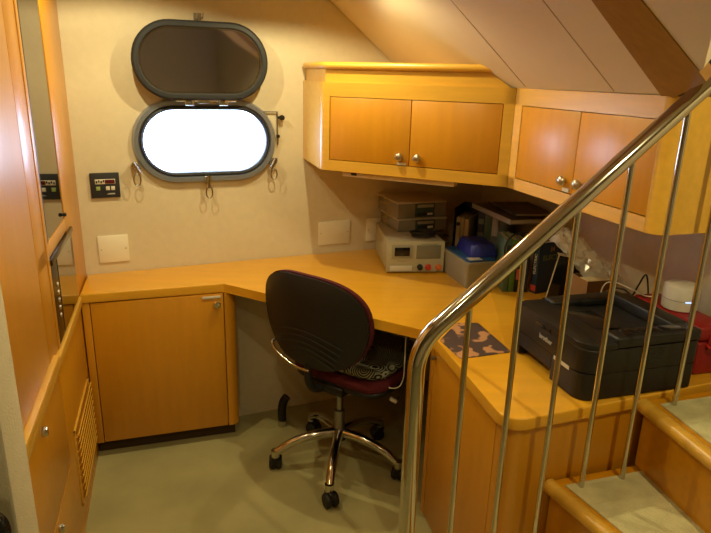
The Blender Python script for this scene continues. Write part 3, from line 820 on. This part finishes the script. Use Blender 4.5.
def organiser(z, rot, dx, dy, lab, h_=0.062):
    o = thing('storage_box', (0.192 + dx, 2.790 + dy, z), rot, lab, 'storage box', 'clear storage boxes on the power supply')
    w_, d_ = 0.250, 0.245 if h_ > 0.07 else 0.225
    sh_ = MB().box(0, w_, 0, d_, 0.0005, h_ - 0.008, 0.004); sh_.build('box_body', clear_tan, o)
    MB().box(-0.003, w_ + 0.003, -0.003, d_ + 0.003, h_ - 0.008, h_ - 0.001, 0.003).build('lid', lid_tan, o)
    MB().box(0.012, 0.085, 0.012, d_ - 0.012, 0.005, h_ * 0.5).build('contents', dark_in, o)
    MB().box(0.088, 0.190, -0.003, d_ * 0.5, 0.006, h_ - 0.010, 0.002).build('front_insert', green_dk, o)
    MB().box(0.098, 0.182, -0.0042, -0.0025, h_ - 0.028, h_ - 0.014, 0.001).build('label_strip', psu_p, o)
    MB().box(0.098, 0.182, -0.0042, -0.0025, 0.012, 0.026, 0.001).build('latch', black_p, o)
    MB().box(0.150, 0.178, -0.0052, -0.004, 0.014, 0.024).build('barcode_sticker', paper, o)
organiser(D + 0.149, 19, 0, 0, 'lower of two clear storage boxes stacked on the power supply, under the black cable end')
organiser(D + 0.149 + 0.062, 20, -0.004, 0.0, 'upper of two clear storage boxes stacked on the power supply, just below the wall cabinet', 0.078)
cl = thing('black_cable', (0.30, 2.70, D + 0.149), 0, 'coiled black mains cable lying on the power supply in front of the clear boxes', 'cable')
pp = []
for k in range(60):
    a = k / 59 * 2 * math.pi * 3.2
    pp.append((0.0 + (0.052 + 0.006 * math.sin(a * 1.7)) * math.cos(a) , 0.000 + 0.030 * math.sin(a) + 0.003 * math.sin(a * 0.7), 0.006 + 0.0045 * k / 10))
pp += [(0.09, 0.0, 0.02), (0.12, 0.03, 0.004)]
MB().tube(bez(pp, 2), 0.0042, 8).build('coil', black_p, cl)

# grey tub with blue lid
tb = thing('storage_tub', (0.462, 2.438, D), 16, 'grey plastic tub with a blue inner lid on the desk beside the power supply', 'tub')
def tub(w_, d_, h_, tw, r_=0.012):
    o_lo = rnd([(tw, tw), (w_ - tw, tw), (w_ - tw, d_ - tw), (tw, d_ - tw)], r_, 5)
    o_hi = rnd([(0, 0), (w_, 0), (w_, d_), (0, d_)], r_, 5)
    return o_lo, o_hi
lo, hi = tub(0.145, 0.245, 0.12, 0.006)
MB().prism(lo, 0, 0.108, top=hi).build('tub_body', bin_m, tb)
MB().prism(rnd([(-0.004, -0.004), (0.149, -0.004), (0.149, 0.249), (-0.004, 0.249)], 0.014, 5), 0.100, 0.113, 0.003).build('rim', bin_m, tb)
MB().prism(rnd([(0.006, 0.006), (0.139, 0.006), (0.139, 0.239), (0.006, 0.239)], 0.01, 5), 0.112, 0.120, 0.003).build('lid', blue_lid, tb)
MB().box(0.018, 0.075, 0.012, 0.05, 0.1195, 0.1212, 0).build('label', paper, tb)
bb = thing('blue_box', (0.487, 2.500, D + 0.1215), 12, 'small royal blue plastic box resting on top of the grey tub', 'box')
lo, hi = tub(0.115, 0.165, 0.05, -0.006)
MB().prism(lo, 0, 0.050, 0.006, 3, top=[(x * 0.9 + 0.006, y * 0.9 + 0.008) for x, y in hi]).build('box_body', blue_box, bb)
MB().prism(rnd([(-0.004, -0.004), (0.119, -0.004), (0.119, 0.169), (-0.004, 0.169)], 0.014, 5), 0.0, 0.010, 0.002).build('rim', blue_box, bb)

# books
BM = {}
def bmat(name, col, **k):
    if name not in BM: BM[name] = mat('cover_' + name, col, 0.5, **k)
    return BM[name]
pages = mat('page_block', (0.52, 0.46, 0.33), 0.9, noise=0.2, scale=4, stretch=(1, 1, 60))
def book(x, y, rot, w_, h_, d_, mt_, lab, z=D, band=None, lean=0, group=None, cat='book', spine_text=None, tcol=None, front=None):
    o = thing('book', (x, y, z), rot, lab, cat, group)
    o.rotation_euler = (0, R(lean), R(rot))
    # local x = thickness, y = depth going back, spine at y=0
    t = 0.0022
    MB().box(0, t, 0, d_, 0, h_, 0.0006).box(w_ - t, w_, 0, d_, 0, h_, 0.0006).box(0, w_, 0, t, 0, h_, 0.0008).build('cover', mt_, o)
    MB().box(t, w_ - t, t, d_ - 0.004, 0.003, h_ - 0.003).build('pages', pages, o)
    if band:
        for z0, z1, bm_ in band: MB().box(0.0015, w_ - 0.0015, -0.0008, 0.001, z0, z1).build('spine_band', bm_, o)
    if spine_text: text('spine_lettering', spine_text, w_ * 0.62, tcol or paper, o, (w_ / 2, -0.001, h_ * 0.55), (90, -90, 0), 0.0002)
    return o
yel = bmat('pale_yellow', (0.48, 0.40, 0.20)); blk = bmat('black', (0.018, 0.018, 0.02)); grn = bmat('green', (0.09, 0.20, 0.035))
crm = bmat('cream', (0.50, 0.42, 0.26)); nav = bmat('navy', (0.025, 0.035, 0.075)); gry = bmat('grey', (0.16, 0.18, 0.16)); wht = bmat('white', (0.60, 0.58, 0.50))
tea = bmat('teal_grey', (0.09, 0.16, 0.11)); rdb = bmat('red', (0.50, 0.05, 0.03)); pnk = bmat('pink', (0.45, 0.12, 0.13)); dbl = bmat('dark_blue', (0.012, 0.030, 0.065))
def row(px0): return (0.497 + px0, 2.868 - px0 * 0.455)
RB = -24.5
# black book holder
x, y = row(-0.030)
bh = thing('book_holder', (x, y, D), RB, 'black open book holder round the paperbacks at the back of the desk', 'book holder')
MB().box(0, 0.004, -0.01, 0.17, 0, 0.255, 0.001).box(0, 0.115, 0.166, 0.170, 0, 0.255, 0.001).box(0, 0.115, -0.01, 0.17, 0, 0.004, 0.001).box(0.110, 0.114, -0.01, 0.17, 0, 0.10, 0.001).build('tray', black_p, bh)
n0 = 0.0
specs = [(0.021, 0.205, crm, 'cream paperback, leftmost in the black holder behind the blue box', [(0.165, 0.182, blk)]),
         (0.018, 0.205, yel, 'yellowish paperback, middle of the three in the black holder', None),
         (0.021, 0.200, crm, 'cream paperback, rightmost of the three in the black holder', [(0.04, 0.12, pnk)])]
off = -0.022
for w_, h_, mt_, lb, bd in specs:
    x, y = row(off * math.cos(R(24.5)) ); book(x, y, RB, w_ - 0.001, h_, 0.15, mt_, lb, z=D + 0.0045, band=bd); off += w_ + 0.001
off += 0.042
for w_, h_, mt_, lb, bd in [(0.030, 0.262, nav, 'navy ring binder standing behind the blue box, right of the paperbacks', [(0.19, 0.215, gry), (0.13, 0.15, gry)]),
                            (0.034, 0.256, gry, 'grey green binder standing between the navy binder and the white folder', [(0.01, 0.22, tea)]),
                            (0.030, 0.254, wht, 'white folder spine standing upright behind the blue box', [(0.06, 0.14, gry)]),
                            (0.040, 0.256, gry, 'grey binder at the right end of the rear row under the stacked folders', None)]:
    x, y = row(off * math.cos(R(24.5))); book(x, y, RB, w_ - 0.001, h_, 0.20, mt_, lb, band=bd, cat='binder'); off += w_ + 0.001
# folders lying on top
fm = bmat('pale_grey', (0.34, 0.32, 0.29)); fd = bmat('dark_folder', (0.05, 0.04, 0.035))
def folder(x, y, z, rz_, w_, d_, h_, mt_, lab, tilt=0):
    o = thing('folder', (x, y, z), rz_, lab, 'folder'); o.rotation_euler = (R(tilt), 0, R(rz_))
    MB().box(0, w_, 0, d_, 0, 0.0025, 0.0008).box(0, w_, 0, d_, h_ - 0.0025, h_, 0.0008).build('cover', bmat('brown_grey', (0.09, 0.07, 0.05)), o)
    MB().box(-0.001, 0.0025, 0, d_, 0, h_, 0.0008).build('spine', mt_, o)
    MB().box(0.003, w_ - 0.004, 0.004, d_ - 0.004, 0.003, h_ - 0.003).build('pages', pages, o)
    return o
folder(0.640, 2.500, D + 0.2655, 14, 0.20, 0.39, 0.022, fm, 'pale grey folder lying flat on top of the rear row of binders', -1.2)
folder(0.668, 2.54, D + 0.293, 8, 0.17, 0.28, 0.012, fd, 'dark folder lying on top of the pale grey folder under the wall cabinet', -1.0)
# front row of books
fx = 0.612
for w_, h_, mt_, lb, bd, tx in [(0.022, 0.222, tea, 'blue green book, leftmost of the front row beside the grey tub', [(0.12, 0.20, nav)], None),
                            (0.024, 0.224, grn, 'bright green book with pale lettering, second in the front row', [(0.150, 0.205, nav)], 'ELECTRIC'),
                            (0.022, 0.218, blk, 'black book with a pink band low on its spine in the front row', [(0.055, 0.10, pnk)], None),
                            (0.030, 0.210, nav, 'dark book hidden behind a baluster, right of the black book with pink band', None, None)]:
    book(fx, 2.415, 3, w_ - 0.001, h_, 0.150, mt_, lb, band=bd, spine_text=tx); fx += w_ + 0.0015
ab = book(0.728, 2.428, 28, 0.034, 0.215, 0.15, dbl, 'dark blue electrical book with red ended spine, turned to face the camera', band=[(0.01, 0.035, rdb)])
ab.rotation_euler = (0, 0, R(-62))
text('spine_lettering', 'ELECTRIC', 0.02, paper, ab, (0.017, -0.0008, 0.125), (90, -90, 0), 0.0002)
# the wide face of a book lies at local x = thickness; build lettering on it
text('title_lettering', 'M', 0.030, bmat('tan_print', (0.30, 0.17, 0.05)), ab, (0.0345, 0.070, 0.185), (90, 0, 90), 0.0003, bold=True)
text('title_lettering', 'ELECTR', 0.030, bmat('green_print', (0.14, 0.17, 0.05)), ab, (0.0345, 0.072, 0.150), (90, 0, 90), 0.0003, bold=True)
MB().box(0.034, 0.0346, 0.02, 0.125, 0.122, 0.124).box(0.034, 0.0346, 0.02, 0.11, 0.108, 0.110).box(0.034, 0.0346, 0.05, 0.11, 0.088, 0.092).build('cover_lines', nav, ab)
# black cable looped over books
lp = thing('cable_loop', (0.66, 2.44, D + 0.227), 6, 'stiff black cable looped over the tops of the front row of books', 'cable')
MB().tube(bez([(-0.060, -0.035, -0.07), (-0.062, -0.034, -0.03), (-0.045, -0.030, 0.006), (-0.005, -0.026, 0.026), (0.045, -0.026, 0.026), (0.085, -0.030, 0.006)]), 0.004, 8).build('cable', black_p, lp)

# tilted black document tray behind the printer
dy = thing('document_tray', (0.735, 2.235, D + 0.006), -4, 'black letter tray with pale edge standing tilted behind the printer', 'letter tray')
dy.rotation_euler = (R(0), R(10), R(-4)); dy.location.z = D + 0.020
MB().box(0, 0.105, 0, 0.006, 0.001, 0.198, 0.002).box(0, 0.105, 0.005, 0.05, 0.001, 0.006).build('panel', black_g, dy)
MB().box(-0.003, 0.0, -0.001, 0.008, 0.0, 0.200, 0.001).box(-0.003, 0.108, -0.001, 0.030, 0.198, 0.202, 0.001).build('edge', mat('pale_edge', (0.42, 0.36, 0.24), 0.5), dy)
# brown carton
cx_ = thing('carton', (0.815, 2.045, D), 14, 'small open brown carton behind the printer under the clear bag', 'carton')
MB().box(0, 0.12, 0, 0.10, 0, 0.002).box(0, 0.12, 0, 0.002, 0, 0.175).box(0, 0.12, 0.098, 0.10, 0, 0.175).box(0, 0.002, 0, 0.10, 0, 0.175).box(0.118, 0.12, 0, 0.10, 0, 0.175).build('walls', card, cx_)
fl_ = MB().box(0, 0.12, 0.0, 0.05, 0.175, 0.177).build('flap', mat('cream_card', (0.50, 0.40, 0.22), 0.7), cx_)
# crumpled clear bag
bgt = thing('plastic_bag', (0.845, 2.19, D + 0.205), -38, 'crumpled clear plastic bag draped over the letter tray and carton', 'plastic bag')
rs = random.Random(7)
def bagf(u, v):
    x = -0.13 + 0.30 * u
    wdt = 0.05 + 0.05 * math.sin(u * 3.0)
    y = (v - 0.5) * wdt * 2
    z = 0.085 - 0.20 * u ** 1.3 + 0.012 * math.sin(9 * v + 7 * u) + 0.010 * math.sin(23 * v - 5 * u) + 0.008 * rs.uniform(-1, 1) + 0.030 * math.cos((v - 0.5) * 3)
    return (x + 0.004 * rs.uniform(-1, 1), y, z)
MB().grid(bagf, 26, 20).build('film', bag_m, bgt, smooth=False)
MB().grid(lambda u, v: (lambda p: (p[0] + 0.01, p[1] * 0.8, p[2] - 0.02))(bagf(u, v)), 26, 18).build('film_fold', bag_m, bgt, smooth=False)

# ------------------------------------------------------------------ printer
PRA = -73.5
fd_ = Vector((math.cos(R(PRA)), math.sin(R(PRA))))
pc0 = Vector((0.622, 1.506)) - fd_ * 0.362
pr = thing('laser_printer', (pc0.x, pc0.y, D), PRA, 'black laser printer on the desk behind the balusters with top output tray', 'printer')
# local x along front face (0 .. 0.362) toward the camera, local y = depth (0..0.385)
PW, PD, PH = 0.362, 0.383, 0.183
foot = rnd([(0, 0), (PW, 0), (PW, PD), (0, PD)], [0.030, 0.055, 0.02, 0.02], 8)
c = MB()
lowr = [(x, y) for x, y in foot]
# lower body, notch in front for the paper cassette grip
c.prism(rnd([(0.0, 0.045), (PW, 0.045), (PW, PD), (0, PD)], [0, 0, 0.02, 0.02]), 0.006, 0.080)
c.prism(rnd([(0.0, 0.0), (0.045, 0.0), (0.045, 0.05), (0.0, 0.05)], [0.02, 0, 0, 0]), 0.006, 0.080)
c.prism(rnd([(0.215, 0.0), (PW, 0.0), (PW, 0.05), (0.215, 0.05)], [0.006, 0.045, 0, 0], 8), 0.004, 0.080)
c.prism(rnd([(0.044, 0.0), (0.216, 0.0), (0.216, 0.05), (0.044, 0.05)], 0), 0.034, 0.080)
c.prism(foot, 0.0815, 0.150, 0.0015, 1)
c.build('body', case_m, pr)
# top shell: raised rim around a sunken output tray
tp = MB()
tp.prism(rnd([(0.0, 0.0), (PW, 0.0), (PW, 0.10), (0.0, 0.10)], [0.030, 0.055, 0, 0], 8), 0.150, 0.168, 0.004, 2)
tp.box(PW - 0.060, PW, 0.098, PD - 0.002, 0.150, 0.184, 0.008, 3)
tp.box(0.0, 0.055, 0.098, PD - 0.002, 0.150, 0.176, 0.008, 3)
tp.box(0.050, PW - 0.055, PD - 0.060, PD - 0.002, 0.150, 0.186, 0.006, 3)
tp.build('top_cover', case_m, pr)
# sloping output tray
t_ = bmesh.new()
v0 = [t_.verts.new(p) for p in [(0.052, 0.098, 0.166), (PW - 0.058, 0.098, 0.166), (PW - 0.058, PD - 0.058, 0.140), (0.052, PD - 0.058, 0.140), (0.052, 0.098, 0.130), (PW - 0.058, 0.098, 0.130), (PW - 0.058, PD - 0.058, 0.130), (0.052, PD - 0.058, 0.130)]]
for f_ in [(0, 1, 2, 3), (7, 6, 5, 4), (0, 4, 5, 1), (1, 5, 6, 2), (2, 6, 7, 3), (3, 7, 4, 0)]: t_.faces.new([v0[i] for i in f_])
bmesh.ops.recalc_face_normals(t_, faces=t_.faces)
MB().merge(t_).build('output_tray', case_m, pr, smooth=False)
MB().box(0.11, PW - 0.11, 0.10, 0.19, 0.166, 0.169, 0.001, mtx=Matrix.Rotation(R(-2), 4, 'X')).build('paper_stop', case_g, pr)
MB().box(0.12, 0.20, -0.002, 0.004, 0.136, 0.150, 0.002).build('grip_recess', black_g, pr)
cpn = MB().box(PW - 0.050, PW - 0.014, 0.135, 0.330, 0.1838, 0.1858, 0.001).build('control_strip', case_g, pr)
for i in range(4): MB().box(PW - 0.044, PW - 0.020, 0.16 + i * 0.034, 0.182 + i * 0.034, 0.1855, 0.188, 0.001).build('button', black_g, cpn)
text('logo', 'brother', 0.021, logo_m, pr, (0.178, -0.0008, 0.112), (90, 0, 0), 0.0004, bold=True)
MB().box(0.228, 0.252, -0.0012, 0.001, 0.072, 0.083).box(0.264, 0.302, -0.0012, 0.001, 0.072, 0.083).build('label_strip', paper, pr)
sd_ = MB()
for i in range(7): sd_.box(PW - 0.0006, PW + 0.0004, 0.20, 0.26, 0.105 + i * 0.006, 0.1075 + i * 0.006)
sd_.build('side_vent', black_g, pr)
for px_, py_ in ((0.03, 0.03), (PW - 0.05, 0.04), (0.03, PD - 0.03), (PW - 0.04, PD - 0.03)): MB().lathe([(0, 0), (0.01, 0), (0.01, 0.008), (0, 0.008)], 12, Matrix.Translation((px_, py_, 0))).build('foot', rubber, pr)

# ------------------------------------------------------------------ red case and router
rc = thing('red_case', (1.030, 1.690, D), 16, 'red plastic carry case on the desk behind the printer, under the white router', 'case')
# local x toward bulkhead, local y along the wall to the back
RCW = 0.105
cs = MB().box(0, RCW, 0.0, 0.30, 0, 0.108, 0.010, 3).build('lower_shell', red_p, rc)
MB().box(-0.001, RCW + 0.001, -0.001, 0.301, 0.110, 0.158, 0.012, 3).build('lid', red_p, rc)
MB().box(0.030, 0.050, -0.006, 0.001, 0.085, 0.130, 0.002).box(0.070, 0.085, -0.006, 0.001, 0.085, 0.130, 0.002).build('latch', red_p, rc)
MB().tube(bez([(0.028, 0.0, 0.10), (0.028, -0.02, 0.098), (0.080, -0.02, 0.098), (0.080, 0.0, 0.10)]), 0.004, 8).build('handle', red_d, rc)
ro = thing('router', (1.040, 1.855, D + 0.1575), 20, 'round white router puck with blue light on top of the red case', 'router')
MB().lathe([(0, 0), (0.046, 0), (0.052, 0.005), (0.0535, 0.036)], 48).build('base', router_m, ro)
MB().lathe([(0.0535, 0.038), (0.053, 0.070), (0.050, 0.080), (0.042, 0.084), (0, 0.086)], 48).build('top', router_m, ro)
MB().lathe([(0.0522, 0.0355), (0.0528, 0.037), (0.0522, 0.0385)], 48).build('seam_band', psu_p, ro)
led = MB()
a0 = -112 - 20
for k in range(7):
    a = R(a0 + 14 + k * 5); led.box(-0.003, 0.003, -0.001, 0.001, -0.0016, 0.0016, mtx=Matrix.Translation((0.0535 * math.cos(a), 0.0535 * math.sin(a), 0.037)) @ Matrix.Rotation(a + math.pi / 2, 4, 'Z'))
led.build('led_strip', led_m, ro)
wc = thing('router_cable', (0.94, 1.94, D + 0.15), 0, 'thin white cable running from the router behind the printer', 'cable')
MB().tube(bez([(0.055, -0.02, 0.022), (0.03, 0.0, 0.016), (-0.01, 0.03, 0.030), (-0.05, 0.08, 0.035), (-0.075, 0.10, 0.0), (-0.08, 0.10, -0.15)]), 0.0022, 8).build('lead', white_p, wc)
bc_ = thing('printer_cable', (0.95, 2.02, D), 0, 'black cable arching behind the printer between carton and router', 'cable')
MB().tube(bez([(-0.060, -0.0, 0.165), (-0.03, -0.03, 0.168), (0.0, -0.03, 0.150), (0.03, 0.0, 0.175), (0.072, 0.04, 0.20), (0.085, 0.02, 0.10), (0.08, 0.0, 0.003)]), 0.003, 8).build('lead', black_p, bc_)

# ------------------------------------------------------------------ mouse mat
mm = MB().prism(rnd([(0.290, 1.900), (0.368, 2.056), (0.447, 2.062), (0.512, 1.824), (0.337, 1.763)], [0.004, 0.01, 0.012, 0.012, 0.012], 4), 0, 0.003, 0.0008, 1).build('mouse_mat', mat_m)
mm.location = (0, 0, D + 0.0003)
tag(mm, 'dark mouse mat with peach blotches lying on the desk beside the printer', 'mouse mat')

# ------------------------------------------------------------------ black grab handle at lower left
gh = thing('grab_handle', (-0.557, 0.84, 0.902), 0, 'black curved grab handle on the cream wall end at lower left', 'handle')
MB().tube(bez([(-0.075, 0.0, 0.006), (-0.070, -0.028, 0.006), (-0.045, -0.036, 0.004), (-0.010, -0.036, 0.0), (0.004, -0.036, -0.014), (0.004, -0.036, -0.05), (-0.010, -0.036, -0.11), (-0.02, -0.030, -0.14), (-0.02, 0.0, -0.145)]), 0.0145, 14).build('grip', black_g, gh)
